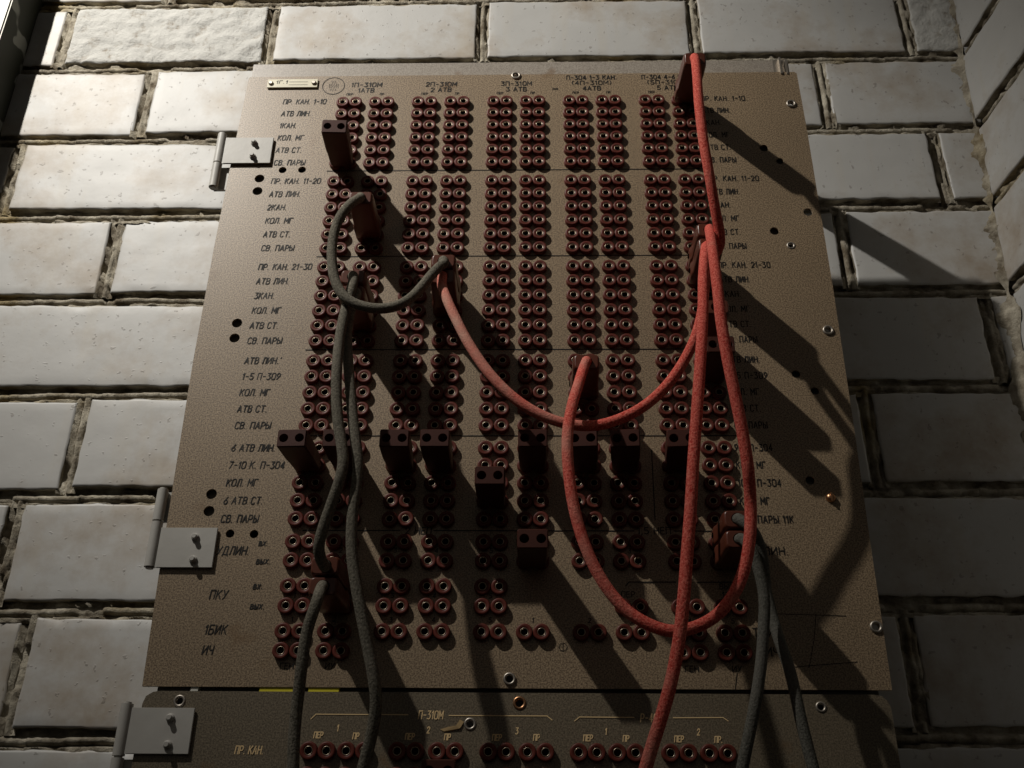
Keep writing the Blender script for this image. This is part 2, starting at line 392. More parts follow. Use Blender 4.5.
# ------------------------------------------------------------------ lettering: a stroke alphabet on a 4 x 6 grid
def arc(cx, cy, rx, ry, a0, a1, n=8):
    return [(cx + rx * math.cos(math.radians(a0 + (a1 - a0) * i / n)), cy + ry * math.sin(math.radians(a0 + (a1 - a0) * i / n))) for i in range(n + 1)]
O_ = [(0, 1.4)] + arc(1.4, 1.4, 1.4, 1.4, 180, 270, 4) + arc(2.6, 1.4, 1.4, 1.4, 270, 360, 4) + arc(2.6, 4.6, 1.4, 1.4, 0, 90, 4) + arc(1.4, 4.6, 1.4, 1.4, 90, 180, 4) + [(0, 1.4)]
G = {
 'А': (4, [[(0, 0), (2, 6), (4, 0)], [(.75, 1.9), (3.25, 1.9)]]),
 'Б': (3.6, [[(3.4, 6), (0, 6), (0, 0), (2.2, 0)] + arc(2.2, 1.7, 1.4, 1.7, -90, 90) + [(0, 3.4)]]),
 'В': (3.6, [[(0, 0), (0, 6), (2.2, 6)] + arc(2.2, 4.6, 1.2, 1.4, 90, -90) + [(0, 3.2)], [(2.2, 3.2)] + arc(2.2, 1.6, 1.4, 1.6, 90, -90) + [(0, 0)]]),
 'Г': (3.2, [[(0, 0), (0, 6), (3.2, 6)]]),
 'Д': (4.6, [[(.6, 0), (1.2, 6), (3.8, 6), (3.8, 0)], [(0, -1), (0, 0), (4.6, 0), (4.6, -1)]]),
 'Е': (3.2, [[(3.2, 6), (0, 6), (0, 0), (3.2, 0)], [(0, 3.1), (2.7, 3.1)]]),
 'И': (3.8, [[(0, 6), (0, 0), (3.8, 6), (3.8, 0)]]),
 'К': (3.6, [[(0, 0), (0, 6)], [(3.5, 6), (0, 2.6)], [(1.2, 3.7), (3.6, 0)]]),
 'Л': (3.8, [[(0, 0), (.6, .5), (1.1, 6), (3.8, 6), (3.8, 0)]]),
 'М': (4.4, [[(0, 0), (0, 6), (2.2, 2), (4.4, 6), (4.4, 0)]]),
 'Н': (3.8, [[(0, 0), (0, 6)], [(3.8, 0), (3.8, 6)], [(0, 3.1), (3.8, 3.1)]]),
 'О': (4, [O_]), '0': (3.8, [[(x * .95, y) for x, y in O_]]),
 'П': (3.8, [[(0, 0), (0, 6), (3.8, 6), (3.8, 0)]]),
 'Р': (3.6, [[(0, 0), (0, 6), (2, 6)] + arc(2, 4.3, 1.6, 1.7, 90, -90) + [(0, 2.6)]]),
 'С': (3.6, [[(3.6, 5)] + arc(2.2, 4.6, 1.4, 1.4, 20, 90, 3) + arc(1.4, 4.6, 1.4, 1.4, 90, 180, 4) + arc(1.4, 1.4, 1.4, 1.4, 180, 270, 4) + arc(2.2, 1.4, 1.4, 1.4, 270, 340, 3)]),
 'Т': (3.8, [[(1.9, 0), (1.9, 6)], [(0, 6), (3.8, 6)]]),
 'У': (3.8, [[(0, 6), (2, 2.2)], [(3.8, 6), (1.3, .6), (.4, 0)]]),
 'Ч': (3.4, [[(0, 6), (0, 3.8), (.8, 2.9), (3.4, 2.9)], [(3.4, 6), (3.4, 0)]]),
 'Ы': (4.6, [[(0, 6), (0, 0), (1.7, 0)] + arc(1.7, 1.7, 1.2, 1.7, -90, 90) + [(0, 3.4)], [(4.6, 6), (4.6, 0)]]),
 'Х': (3.6, [[(0, 0), (3.6, 6)], [(0, 6), (3.6, 0)]]),
 'в': (2.8, [[(0, 0), (0, 4), (1.6, 4)] + arc(1.6, 3.1, .9, .9, 90, -90, 5) + [(0, 2.2)], [(1.7, 2.2)] + arc(1.7, 1.1, 1.1, 1.1, 90, -90, 5) + [(0, 0)]]),
 'ы': (3.6, [[(0, 4), (0, 0), (1.2, 0)] + arc(1.2, 1.1, 1.0, 1.1, -90, 90, 5) + [(0, 2.2)], [(3.6, 4), (3.6, 0)]]),
 'х': (2.8, [[(0, 0), (2.8, 4)], [(0, 4), (2.8, 0)]]),
 '1': (1.6, [[(0, 4.6), (1.3, 6), (1.3, 0)]]),
 '2': (3.4, [[(0, 4.6)] + arc(1.7, 4.4, 1.7, 1.6, 170, -20) + [(0, 0), (3.4, 0)]]),
 '3': (3.4, [[(0, 6), (3.2, 6), (1.5, 3.6)] + arc(1.6, 1.8, 1.8, 1.8, 80, -90) + [(0, .4)]]),
 '4': (3.6, [[(2.6, 0), (2.6, 6), (0, 1.7), (3.6, 1.7)]]),
 '5': (3.4, [[(3.2, 6), (.3, 6), (.1, 3.4)] + arc(1.5, 1.8, 1.9, 1.8, 110, -100) + [(0, .5)]]),
 '6': (3.4, [[(2.8, 6), (.5, 2.8)] + arc(1.7, 1.7, 1.7, 1.7, 150, -210, 14)]),
 '7': (3.2, [[(0, 6), (3.2, 6), (1, 0)]]),
 '9': (3.4, [[(.6, 0), (2.9, 3.2)] + arc(1.7, 4.3, 1.7, 1.7, -30, 330, 14)]),
 '.': (.9, [[(.3, 0), (.4, .05)]]), ',': (1, [[(.5, .2), (.1, -1)]]), '-': (3.2, [[(.4, 2.9), (2.8, 2.9)]]), ' ': (1.6, []),
 "'": (.8, [[(.5, 6), (.2, 5)]]), '(': (1.4, [arc(2.4, 3, 2.4, 4, 130, 230, 6)]), ')': (1.4, [arc(-1, 3, 2.4, 4, 50, -50, 6)]),
}
LIFT = [0]
def stroke(mb, pts, wd, h=0.18, mi=0):
    for a, b in zip(pts, pts[1:]):
        a, b = Vector(a), Vector(b); d = b - a
        if d.length < 1e-6: continue
        d.normalize(); n = Vector((-d.y, d.x)) * wd / 2; e = d * wd * .4
        LIFT[0] = (LIFT[0] + 1) % 23
        q = [a - e - n, a - e + n, b + e + n, b + e - n]
        mb.add([(p.x, p.y, h + .012 * LIFT[0]) for p in q], [(0, 1, 2, 3)], mi)
def text(mb, s, x, y, cap, width=None, slant=0.0, wd=.95, align='l', gap=1.75, mi=0, sx=1.0):
    """x, y: left (or centre) of the cap-height middle line"""
    adv = sum(G[c][0] + gap for c in s) - gap
    k = cap / 6; kx = k * sx if width is None else width / adv
    x0 = x - (adv * kx / 2 if align == 'c' else 0)
    for c in s:
        wc, sts = G[c]
        for st in sts:
            stroke(mb, [(x0 + px * kx + (py - 3) * k * slant, y - (py - 3) * k) for px, py in st], wd, mi=mi)
        x0 += (wc + gap) * kx

# ------------------------------------------------------------------ rows and columns of the upper panel
GO, PO, RP = 82.0007, 35.2826, 16.769
SEC = [0, 108.23, 214.57, 320.0, 409.26, 496.85, 535.9, 573.82, 589.79]
NROW = [6, 6, 6, 5, 5, 2, 2, 1, 1]
ROWS = [SEC[s] + i * RP for s in range(9) for i in range(NROW[s])]
def pairx(g, p): return g * GO + p * PO + 7.0
def toward(X, Y, h=4.9):
    return X + (CAM[0] - X) * h / CAM[2], Y + (CAM[1] - Y) * h / CAM[2]
PAIRS = []
for ri in range(len(ROWS)):
    for g in range(5):
        for p in range(2):
            if ri == 30 and not (g < 2 or (g == 2 and p == 0)): continue
            if ri == 31 and (g == 2 and p == 1 or g == 3 and p == 0): continue
            if ri == 33 and g not in (0, 4): continue
            PAIRS.append((ri, g, p))

# ------------------------------------------------------------------ sockets
SOCK = [(7.0, 0), (7.0, 3.7), (6.6, 4.4), (5.9, 4.7), (4.6, 4.3), (3.45, 4.2), (3.35, 3.4)]
CONT = [(3.5, 3.5), (3.45, 4.4), (3.15, 4.55), (2.75, 4.2), (2.7, 2.5), (2.65, .4)]
def socket_body(mb, cx, cy, mi=0, n=20):
    for d in (-7, 7): mb.lathe(cx + d, cy, SOCK, n, mi, True, close=False)
def contact(mb, cx, cy, mi=0, mj=1, n=16):
    mb.lathe(cx, cy, CONT, n, mi, True, close=True, mats=[mi, mi, mi, mi, mj, mj])
_sb = MB(); socket_body(_sb, 0, 0); _cb = MB(); contact(_cb, 0, 0)
def make_proto(mb, name, mats):
    o = mb.build(name, mats, None, (0, 0, 0), Vector((0, 0, 0)))
    me = o.data; bpy.data.objects.remove(o); return me
SOCK_ME = make_proto(_sb, 'twin_socket', ['socket']); CONT_ME = make_proto(_cb, 'contact', ['contact', 'hollow'])
def twin_socket(parent, X, Y):
    s = link('twin_socket', SOCK_ME, parent, V(X, Y))
    for d in (-7, 7): link('contact', CONT_ME, s, V(X + d, Y))
    return s

# ------------------------------------------------------------------ plates with drilled holes
def plate_obj(name, mat, parent, outline, thick, holes):
    mb = MB(); n = len(outline)
    v = [(x, y, 0) for x, y in outline] + [(x, y, -thick) for x, y in outline]
    mb.add(v, [list(range(n)), list(range(2 * n - 1, n - 1, -1))] + [(k, (k + 1) % n, n + (k + 1) % n, n + k) for k in range(n)])
    o = mb.build(name, mat, parent)
    cu = MB()
    for x, y, r in holes: cu.cyl((x, y, -thick - 4), (x, y, 4), r, 18)
    c = cu.build('cutter', mat)
    md = o.modifiers.new('holes', 'BOOLEAN'); md.object = c; md.solver = 'EXACT'
    dg = bpy.context.evaluated_depsgraph_get(); dg.update()
    me = bpy.data.meshes.new_from_object(o.evaluated_get(dg)); o.modifiers.clear(); o.data = me; me.name = name
    bpy.data.objects.remove(c)
    return o
def eyelet(parent, x, y, r=5.2, mat='steel', h=1.8):
    mb = MB(); mb.lathe(x, y, [(r, 0), (r * .98, h * .7), (r * .8, h), (r * .6, h * .8), (r * .52, -3)], 18, 0, True, close=False)
    return mb.build('eyelet', mat, parent)
def hinge(parent, leaf, knuckle, split, bolts, free_low):
    """leaf: px corners; knuckle: px top and bottom of the barrel; split: px y where the barrel is divided"""
    h0 = 1.2
    P = [at(x, y, h0 + 2.4) for x, y in leaf]
    x0 = (P[0][0] + P[3][0]) / 2; x1 = (P[1][0] + P[2][0]) / 2; y0 = (P[0][1] + P[1][1]) / 2; y1 = (P[2][1] + P[3][1]) / 2
    kx = x0 - 6.0
    ka = at(*knuckle[0], h0)[1]; kb = at(*knuckle[1], h0)[1]; ks = at(knuckle[0][0], split, h0)[1]
    b = MB(); b.cyl((kx, ka if free_low is False else ks + .8, h0), (kx, ks - .8 if free_low is False else kb, h0), 4.8, 18)
    hg = b.build('hinge', 'hinge', parent)
    l = MB(); l.box(x0, x1, y0, y1, h0, h0 + 1.9, .4); l.box(kx, x0 + 2, y0, y1, h0 + .2, h0 + 1.7); l.build('leaf', 'hinge', hg)
    l = MB(); l.box(x0 + 3, x1 - 1.2, y0 + 1, y1 - 1, 0, h0, .3); l.build('packing', 'hinge', hg)
    k = MB()
    c0, c1 = (ks + .8, kb) if free_low is False else (ka, ks - .8)
    k.cyl((kx, c0, h0), (kx, c1, h0), 4.8, 18); k.cyl((kx, ka - 1.5, h0), (kx, kb + 1.5, h0), 3.2, 14)
    k.box(kx - 1.5, kx + 14, c0 + .5, c1 - .5, -6.2, -3.2); k.box(kx - 1.5, kx + 1.0, c0 + .5, c1 - .5, -6.2, h0)
    k.build('knuckle', 'hinge', hg)
    for bx, by in bolts:
        X, Y = at(bx, by, h0 + 7)
        q = MB(); q.lathe(X, Y, [(3.4, h0 + 1.8), (3.4, h0 + 3.4), (2.3, h0 + 3.5), (2.2, h0 + 6.6), (1.8, h0 + 7.0)], 6 * 3, 0, True)
        q.build('bolt', 'hinge', hg)
    return hg

# ------------------------------------------------------------------ open frame that carries the plates off the wall
cab = empty('wall_frame', (192, 900, -D))
x0 = at(253, 62)[0]; x1 = at(776, 60)[0]
b = MB(); b.box(x0, x1, at(510, 60)[1], -28, -5.6, -3.2, .4); b.build('top_rail', 'rail', cab)
for nm, (xa, xb) in (('side_rail', (-98, -72)), ('side_rail', (434, 482))):
    b = MB(); b.box(xa, xb, -27, 930, -8.2, -5.8, .4); b.build(nm, 'cab', cab)
for xa, ya in ((-98, -50), (472, -50), (-98, 880), (472, 880)):
    b = MB(); b.box(xa, xa + 8, ya, ya + 38, -D + 3, -5.6 if ya < 0 else -8.4, .6); b.box(xa - 12, xa + 20, ya, ya + 38, -D + .5, -D + 3, .4)
    b.build('arm', 'cab', cab)
b = MB(); b.box(-72.5, 432, -14, 596, -34, -14, 1); b.build('hole_backing', 'hole', cab)  # unseen dark box, added so the drilled holes look black
b = MB(); b.box(-94, 478, 600, 640, -13.0, -8.4, .5); b.build('cross_rail', 'cab', cab)
b = MB(); cx, cy = at(783, 66)
b.box(cx - 4, cx - 2, cy - 12, cy + 12, -3, 1.5); b.box(cx + 2.5, cx + 4.5, cy - 9, cy + 12, -3, 1.0); b.box(cx - 10, cx + 7, cy - 12, cy + 12, -5, -3); b.build('clip', 'steel', cab)
tag(cab, 'dark steel frame holding both drilled plates off the brick wall, its rail showing on top', 'frame')
for (xa, xb, mt, nm) in ((259, 293, 'yellow', 'yellow_strip'), (308, 339, 'yellow', 'yellow_strip'), (190, 198, 'white', 'white_tab')):
    b = MB(); b.box(at(xa, 689)[0], at(xb, 689)[0], 612, 630, -7.5, -.9, .4)
    tag(b.build(nm, mt, cab), 'yellow strip in the gap' if mt == 'yellow' else 'white tab in the gap')

# ------------------------------------------------------------------ the upper panel
up = empty('switchboard', (192, 619, 0))
HOLES = [(259.5, 178.5, 5.2), (257.5, 191, 5.2), (282.5, 170, 4.2), (302, 169.7, 4.2), (237, 323, 5.0), (234.5, 338, 5.0), (211.5, 494, 4.8),
         (209, 511, 4.8), (230, 533.5, 3.8), (254, 534, 3.8), (764, 148, 4.6), (780, 161, 4.0), (808, 212, 4.6), (774.5, 231, 4.6),
         (791, 245.5, 3.2), (796, 374, 4.0), (815, 391, 3.8), (810, 480.5, 4.0)]
RIV = [(516, 76), (791, 104), (828, 330.5), (876, 627), (509.5, 679)]
hl = [(*at(x, y), r) for x, y, r in HOLES] + [(*at(x, y), 2.9) for x, y in RIV]
plate_obj('front_plate', 'plate', up, [(-106.8, -34.5), (-104.8, -36), (492, -37), (494.5, -34.5), (495.6, 40), (496.0, 240), (494.6, 380), (492.4, 500), (491, 619), (-108.6, 619), (-111, 520), (-112.3, 430), (-113.6, 320), (-112.6, 190), (-110, 70)], 2.6, hl)
for x, y in RIV: eyelet(up, *at(x, y))
eyelet(up, *at(791, 245.5), r=4.2, h=.6)
hinge(up, [(226.6, 137.6), (273, 136.5), (270.6, 163), (223, 162.5)], [(222, 135), (215.4, 187.4)], 164, [(253, 140), (251.5, 153.5)], False)
hinge(up, [(161.3, 526.3), (217.4, 528.4), (212, 568), (157, 566.7)], [(164, 490), (149, 567)], 521.6, [(193.6, 535.5), (191.5, 558)], True)
sx, sy = at(830.5, 498); b = MB(); b.lathe(sx, sy, [(4.2, 0), (4.2, 1.4), (3.0, 3.4), (1.2, 3.9)], 16); b.box(sx - .7, sx + .7, sy - 4, sy + 4, 2.4, 4.2); b.build('screw', 'brass', up)
# nameplate
nx0, ny0 = at(268.5, 80.5); nx1, ny1 = at(317.5, 88.5)
b = MB(); b.box(nx0, nx1, ny0, ny1, .3, 2.0, .4); npo = b.build('nameplate', 'cream', up)
for x in (nx0 + 4, nx1 - 4):
    b = MB(); b.lathe(x, (ny0 + ny1) / 2, [(2.7, 2), (2.7, 3), (1.6, 3.8)], 12); b.build('screw', 'steel', npo)
b = MB(); text(b, '1Г.1', nx0 + 10, (ny0 + ny1) / 2 - 1.6, 4.2, 12, .15, .7)
b.v = [(x, y, h + 1.95) for x, y, h in b.v]; b.build('lettering', 'ink', npo)
for y in (-1.8, 2.4):
    b = MB(); stroke(b, [(nx0 + 24, (ny0 + ny1) / 2 + y), (nx1 - 11, (ny0 + ny1) / 2 + y)], .35); b.v = [(x_, y_, h_ + 1.95) for x_, y_, h_ in b.v]; b.build('ruled_line', 'ink', npo)
# lettering
b = MB()
LEFT = ['ПР. КАН. 1-10', 'АТВ ЛИН.', '1КАН.', 'КОЛ. МГ', 'АТВ СТ.', 'СВ. ПАРЫ', 'ПР. КАН. 11-20', 'АТВ ЛИН.', '2КАН.', 'КОЛ. МГ', 'АТВ СТ.', 'СВ. ПАРЫ',
        'ПР. КАН. 21-30', 'АТВ ЛИН.', '3КАН.', 'КОЛ. МГ', 'АТВ СТ.', 'СВ. ПАРЫ', "АТВ ЛИН.'", '1-5 П-309', 'КОЛ. МГ', 'АТВ СТ.', 'СВ. ПАРЫ',
        '6 АТВ ЛИН.', '7-10 К. П-304', 'КОЛ. МГ', '6 АТВ СТ.', 'СВ. ПАРЫ']
for i, s in enumerate(LEFT): text(b, s, -64.2, ROWS[i] + .6, 6.4, None, .15, .92, sx=.79)
for s, px, py, c in (('УДЛИН.', 217.5, 550.5, 7), ('ПКУ', 210.5, 594.5, 7.4), ('1БИК', 205.5, 629.5, 7.4), ('ИЧ', 203, 650, 7.0), ('вх.', 259.5, 542.5, 5.6), ('вых.', 257, 560.5, 5.6), ('вх.', 254, 585.5, 5.6), ('вых.', 251, 605.5, 5.6)):
    X, Y = at(px, py); text(b, s, X, Y, c, None, .15, .92, sx=.80)
b.build('row_lettering', 'ink', up)
b = MB()
RIGHT = LEFT[:23] + ['9К. П-304', 'КОЛ. МГ', '10К. П-304', 'КОЛ. МГ', 'СВ. ПАРЫ 11К']
RIGHT[18] = 'АТВ ЛИН.'
for i, s in enumerate(RIGHT): text(b, s, 388 if i < 23 else 386, ROWS[i] + .5, 6.2, (len(s) - .35 * s.count('.') - .3 * s.count(' ')) * 3.95, 0, .92, gap=2.0)
for s, px, py in (('УДЛИН.', 748, 551), ('ТБИК', 753, 632.5), ('ИЧ', 766, 652)):
    X, Y = at(px, py); text(b, s, X, Y, 6.8, None, 0, .9)
b.build('row_lettering', 'ink', up)
b = MB()
for g, (l1, l2, l3) in enumerate((('1П-310М', '1АТВ', None), ('2П-310М', '2 АТВ', None), ('3П-310М', '3 АТВ', None), ('П-304 1-3 КАН.', '4АТВ', '(4П-310М)'), ('П-304 4-6 КАН.', '5 АТВ', '(5П-310М)'))):
    cx = g * GO + PO / 2 + 7
    yt = (-23.0, -15.0) if not l3 else (-31, -15.5)
    text(b, l1, cx, yt[0], 5.6, 33 if not l3 else 54, .1 if g < 2 else 0, .95, 'c')
    if l3: text(b, l3, cx, -23.4, 5.4, 42, 0, .9, 'c')
    text(b, l2, cx, yt[1], 5.6, None, .1 if g < 2 else 0, .95, 'c')
    text(b, 'ПЕР', cx - PO / 2, -9.4, 2.8, None, .1, .5, 'c'); text(b, 'ПР', cx + PO / 2, -9.4, 2.8, None, .1, .5, 'c')
for (g, p, s) in ((0, 0, '1'), (0, 1, '2'), (1, 0, '3'), (1, 1, '4'), (2, 0, '5'), (2, 1, '1'), (3, 0, '2'), (3, 1, '3'), (4, 0, '4'), (4, 1, '5')):
    x = pairx(g, p)
    ys = [ROWS[32] - 9.3] + ([(ROWS[28] + ROWS[29]) / 2, (ROWS[30] + ROWS[31]) / 2] if g < 2 or (g == 2 and p == 0) else [(ROWS[28] + ROWS[29]) / 2])
    for y in ys: text(b, s, x, y, 3.8, None, .1, .6, 'c')
for px, py, s in ((288, 666, 'ГЕН.'), (330, 666, 'ИУ'), (693, 669, 'ГЕН.'), (737, 669, 'ИУ'), (628, 594.5, 'ПЕР'), (728, 586.5, 'ВЫХ.'), (728, 595, '135')):
    X, Y = at(px, py); text(b, s, X, Y, 4.6, None, .05, .65, 'c')
X, Y = at(418.5, 530.8); text(b, '2 НЕП', X, Y, 5.8, None, .1, .85, 'c')
X, Y = at(654, 530.8); text(b, '1,5 НЕП', X, Y, 5.8, None, 0, .85, 'c')
for y in ((ROWS[5] + ROWS[6]) / 2, (ROWS[11] + ROWS[12]) / 2, (ROWS[17] + ROWS[18]) / 2, (ROWS[22] + ROWS[23]) / 2):
    stroke(b, [(-8, y), (392, y)], .9)
yl = at(500, 530.8)[1]
for xa, xb in ((303, 400), (434, 574), (586, 634), (674, 712)): stroke(b, [(at(xa, 530.8)[0], yl), (at(xb, 530.8)[0], yl)], .9)
stroke(b, [(at(586, 530.8)[0], yl), (at(584, 534)[0], yl + 3)], .9)
stroke(b, [at(651.5, 450), at(655, 520)], .9)
yb = at(690, 582.3)[1]
stroke(b, [(at(626, 585)[0], yb + 3), (at(629, 582)[0], yb), (at(675.6, 582)[0], yb)], .9); stroke(b, [(at(697, 582)[0], yb), (at(742, 582)[0], yb)], .9)
b.build('column_lettering', 'ink', up)
# inspection stamp and scribed marks
b = MB(); cx, cy = at(333.5, 86)
stroke(b, [(cx + 12 * math.cos(a * math.pi / 18), cy + 12 * math.sin(a * math.pi / 18)) for a in range(37)], .7)
for dy, hw in ((-5.5, 2.5), (-1.5, 5), (1.5, 5), (5.5, 3.5)):
    xx = cx - hw
    while xx < cx + hw: stroke(b, [(xx, cy + dy - 1 - xx % .7), (xx + .9, cy + dy + 1.0)], .55); xx += 1.9
b.build('inspection_stamp', 'ink', up); b = MB()
cx, cy = at(563, 647); stroke(b, [(cx + 3.2 * math.cos(a * math.pi / 9), cy + 3.2 * math.sin(a * math.pi / 9)) for a in range(19)], .5); stroke(b, [(cx, cy - 3), (cx, cy + 3)], .5)
b.build('round_mark', 'ink', up); b = MB()
cx, cy = at(555, 89)
for d in (-1, 1): stroke(b, [(cx - 3, cy + d), (cx + 3, cy + d * .6)], .7)
b.build('dash_mark', 'ink', up); b = MB()
for ln in ((( 776, 614), (800, 614.5), (846, 616)), ((816, 614), (814, 640), (809, 668)), ((795, 667), (857, 662)), ((737, 673), (735, 690))):
    b = MB(); stroke(b, [at(*p) for p in ln], .55); b.build('scribed_line', 'ink', up)
tag(up, 'upper tall drilled plate filled with red twin sockets, black lettering and hinges', 'switchboard')

# ------------------------------------------------------------------ the lower panel
lp = empty('switchboard', (192, 900, 0))
yt = 622.5
hp = [(179.5, 701, 4.2), (519.5, 703, 4.6), (470, 724, 4.2), (821, 707, 3.6)]
out = [(-106, 930), (-106, yt + 10), (-104, yt + 4), (-99, yt + .8), (-94, yt)] + [(476, yt), (482, yt + 1), (486, yt + 4.5), (488, yt + 10), (488, 930)]
plate_obj('front_plate', 'plate2', lp, out[::-1], 2.6, [(*at(x, y), r) for x, y, r in hp])
for (x, y, r) in hp: eyelet(lp, *at(x, y), r=r + .7, mat='brass' if x == 519.5 else 'steel', h=.8)
hinge(lp, [(131, 708), (193, 707), (190, 754), (127.4, 754)], [(126, 704), (112, 790)], 757, [(168.5, 717), (165.7, 744)], False)
b = MB()
for line in (((311, 719), (316, 714.2), (408, 714.8)), ((449, 715.5), (547, 716), (552, 720)), ((574.5, 721), (579.5, 717), (634, 717.5)), ((673, 717.8), (723, 717.6), (728, 721))):
    b = MB(); stroke(b, [at(*p) for p in line], .7); b.build('bracket_line', 'gold', lp)
b = MB()
for s, px, py, c in (('П-310М', 431, 715, 6.0), ('Р-401М', 653, 718, 6.0), ('1', 338, 728, 4.6), ('2', 428.5, 730, 4.6), ('3', 517, 731, 4.6), ('1', 606, 731.5, 4.6), ('2', 698.5, 732, 4.6),
                     ('ПЕР', 318.5, 735, 4.4), ('ПР', 356, 736, 4.4), ('ПЕР', 410, 736.5, 4.4), ('ПР', 447.5, 737, 4.4), ('ПЕР', 497, 737.5, 4.4), ('ПР', 536.5, 737.5, 4.4), ('ПЕР', 588, 738, 4.4),
                     ('ПР', 626, 738.5, 4.4), ('ПЕР', 679, 739, 4.4), ('ПР.', 718.5, 739.5, 4.4), ('ПР. КАН.', 249.5, 750, 5.8)):
    X, Y = at(px, py); b = MB(); text(b, s, X, Y, c, None, .12, .8, 'c', sx=.66); b.build('lettering', 'gold', lp)
b = MB()   # torn scrap of an old label
P = [(440, 729.5), (448, 727), (456, 726), (460, 719.5), (464, 722), (460, 728.5), (452, 731), (444, 731.5)]
v = [(*at(*p), .25 + .5 * (i % 3)) for i, p in enumerate(P)] + [(*at(*p), .02) for p in P]; n = len(P)
b.add(v, [list(range(n)), list(range(2 * n - 1, n - 1, -1))] + [(k, (k + 1) % n, n + (k + 1) % n, n + k) for k in range(n)]); b.build('label_scrap', 'paper', lp)
LROW = [at(500, 751.7)[1], at(500, 751.7)[1] + 18.5, at(500, 751.7)[1] + 37]
LPX = [((308.4 + 326) / 2, 749.9), ((346.2 + 363.6) / 2, 750), ((396.9 + 415) / 2, 750.7), ((436.6 + 454.9) / 2, 751), ((488 + 506.2) / 2, 752.2), ((527.3 + 545.6) / 2, 752.5), ((578.8 + 597) / 2, 753), ((618 + 635.5) / 2, 753), ((670.5 + 689.5) / 2, 754), ((709.8 + 728.4) / 2, 754)]
LPLUG = None
for r in range(3):
    for i, (px, py) in enumerate(LPX):
        X = at(px, py)[0]; twin_socket(lp, *toward(X, LROW[r]))
tag(lp, 'lower dark plate with gold lettering and two rows of sockets, partly cut by the frame', 'switchboard')

# ------------------------------------------------------------------ plugs
def jumper_body(hole=True):
    """two-hole plug: a block standing on two pins; local X, Y, h with its base over the socket"""
    mb = MB()
    w2, t2, h0, h1 = 12.3, 8.1, 5.2, 63.0
    def ring(w_, t_, h, c=1.2):
        return [(-w_ + c, -t_, h), (w_ - c, -t_, h), (w_, -t_ + c, h), (w_, t_ - c, h), (w_ - c, t_, h), (-w_ + c, t_, h), (-w_, t_ - c, h), (-w_, -t_ + c, h)]
    prof = [(10.2, 6.2, h0), (11.2, 7.0, h0 + 3), (11.6, 7.4, 26), (12.2, 7.8, 34), (w2, t2, 61.8), (w2 - .8, t2 - .8, h1)]
    rings = [ring(*p) for p in prof]
    v = [q for r in rings for q in r]; n = 8
    fs = [(i * n + k, i * n + (k + 1) % n, (i + 1) * n + (k + 1) % n, (i + 1) * n + k) for i in range(len(prof) - 1) for k in range(n)]
    fs += [list(range(n))[::-1]]
    mb.add(v, fs)
    # front face with two drilled holes
    H = 20; r = 3.9; W, T = w2 - .8, t2 - .8
    outer = []
    def edge(a, cx):                     # ray from the hole centre to its half of the face
        dx, dy = math.cos(a), math.sin(a); x0, x1 = (-W, 0) if cx < 0 else (0, W)
        t = min([((x1 - cx) / dx if dx > 0 else (x0 - cx) / dx) if abs(dx) > 1e-6 else 1e9, ((T if dy > 0 else -T) / dy) if abs(dy) > 1e-6 else 1e9])
        return cx + dx * t, dy * t
    for cx in (-6.7, 6.7):
        co = [math.atan2(s * T, e - cx) for e in ((-W, 0) if cx < 0 else (0, W)) for s in (-1, 1)]
        ang = sorted(set([2 * math.pi * k / H - math.pi for k in range(H)] + co))
        v = []; f = []; L = len(ang)
        for a in ang: v.append((*edge(a, cx), h1))
        for a in ang: v.append((cx + r * math.cos(a), r * math.sin(a), h1))
        for a in ang: v.append((cx + r * math.cos(a), r * math.sin(a), h1 - 24))
        f = [(k, (k + 1) % L, L + (k + 1) % L, L + k) for k in range(L)]; mb.add(v, f)
        o = len(mb.v) - 3 * L
        for k in range(L):
            mb.f.append([o + L + k, o + L + (k + 1) % L, o + 2 * L + (k + 1) % L, o + 2 * L + k]); mb.mi.append(0); mb.sm.append(True)
        mb.f.append([o + 2 * L + k for k in range(L)]); mb.mi.append(1); mb.sm.append(False)
    return mb
JB = make_proto(jumper_body(), 'body', ['plug', 'hollow'])
_p = MB(); _p.cyl((0, 0, 1.4), (0, 0, 6.0), 2.0, 12); PIN = make_proto(_p, 'pin', ['contact'])
def jumper(X, Y, label, group='two-hole plugs pushed into the sockets', rot=0.0, tilt_=0.0):
    X, Y = toward(X, Y)
    r = tag(empty('jumper_plug', (X, Y, 0)), label, 'plug', group)
    link('body', JB, r, V(X, Y))
    for d in (-7, 7): link('pin', PIN, r, V(X + d, Y))
    r.rotation_euler = (tilt_, 0, rot)
    return r
JUMP = [
 (5, 0, 0, 'brown two-hole plug alone at the upper left, right under the top of the first column'),
 (24, 0, 0, 'leftmost two-hole plug of the long row across the panel, left of the grey leads'),
 (24, 0, 1, 'two-hole plug of the long row half covered by the two hanging grey leads'),
 (24, 1, 0, 'two-hole plug of the long row standing first to the right of the grey leads'),
 (24, 1, 1, 'two-hole plug of the long row standing second to the right of the grey leads'),
 (26, 2, 0, 'two-hole plug set a little lower than the long row, in the middle column'),
 (24, 2, 1, 'two-hole plug of the long row just left of the hanging low red loop'),
 (29, 2, 1, 'lowest two-hole plug, alone below the middle of the panel'),
 (24, 3, 0, 'two-hole plug of the long row touching the right side of the low red loop'),
 (24, 3, 1, 'two-hole plug of the long row under the upper red lead, right of the loop'),
 (24, 4, 0, 'rightmost two-hole plug of the long row, half behind the straight red lead'),
 (19, 4, 1, 'dark two-hole plug in the shade between the straight red lead and the red loop'),
]
TILT = {(5, 0, 0): .05}
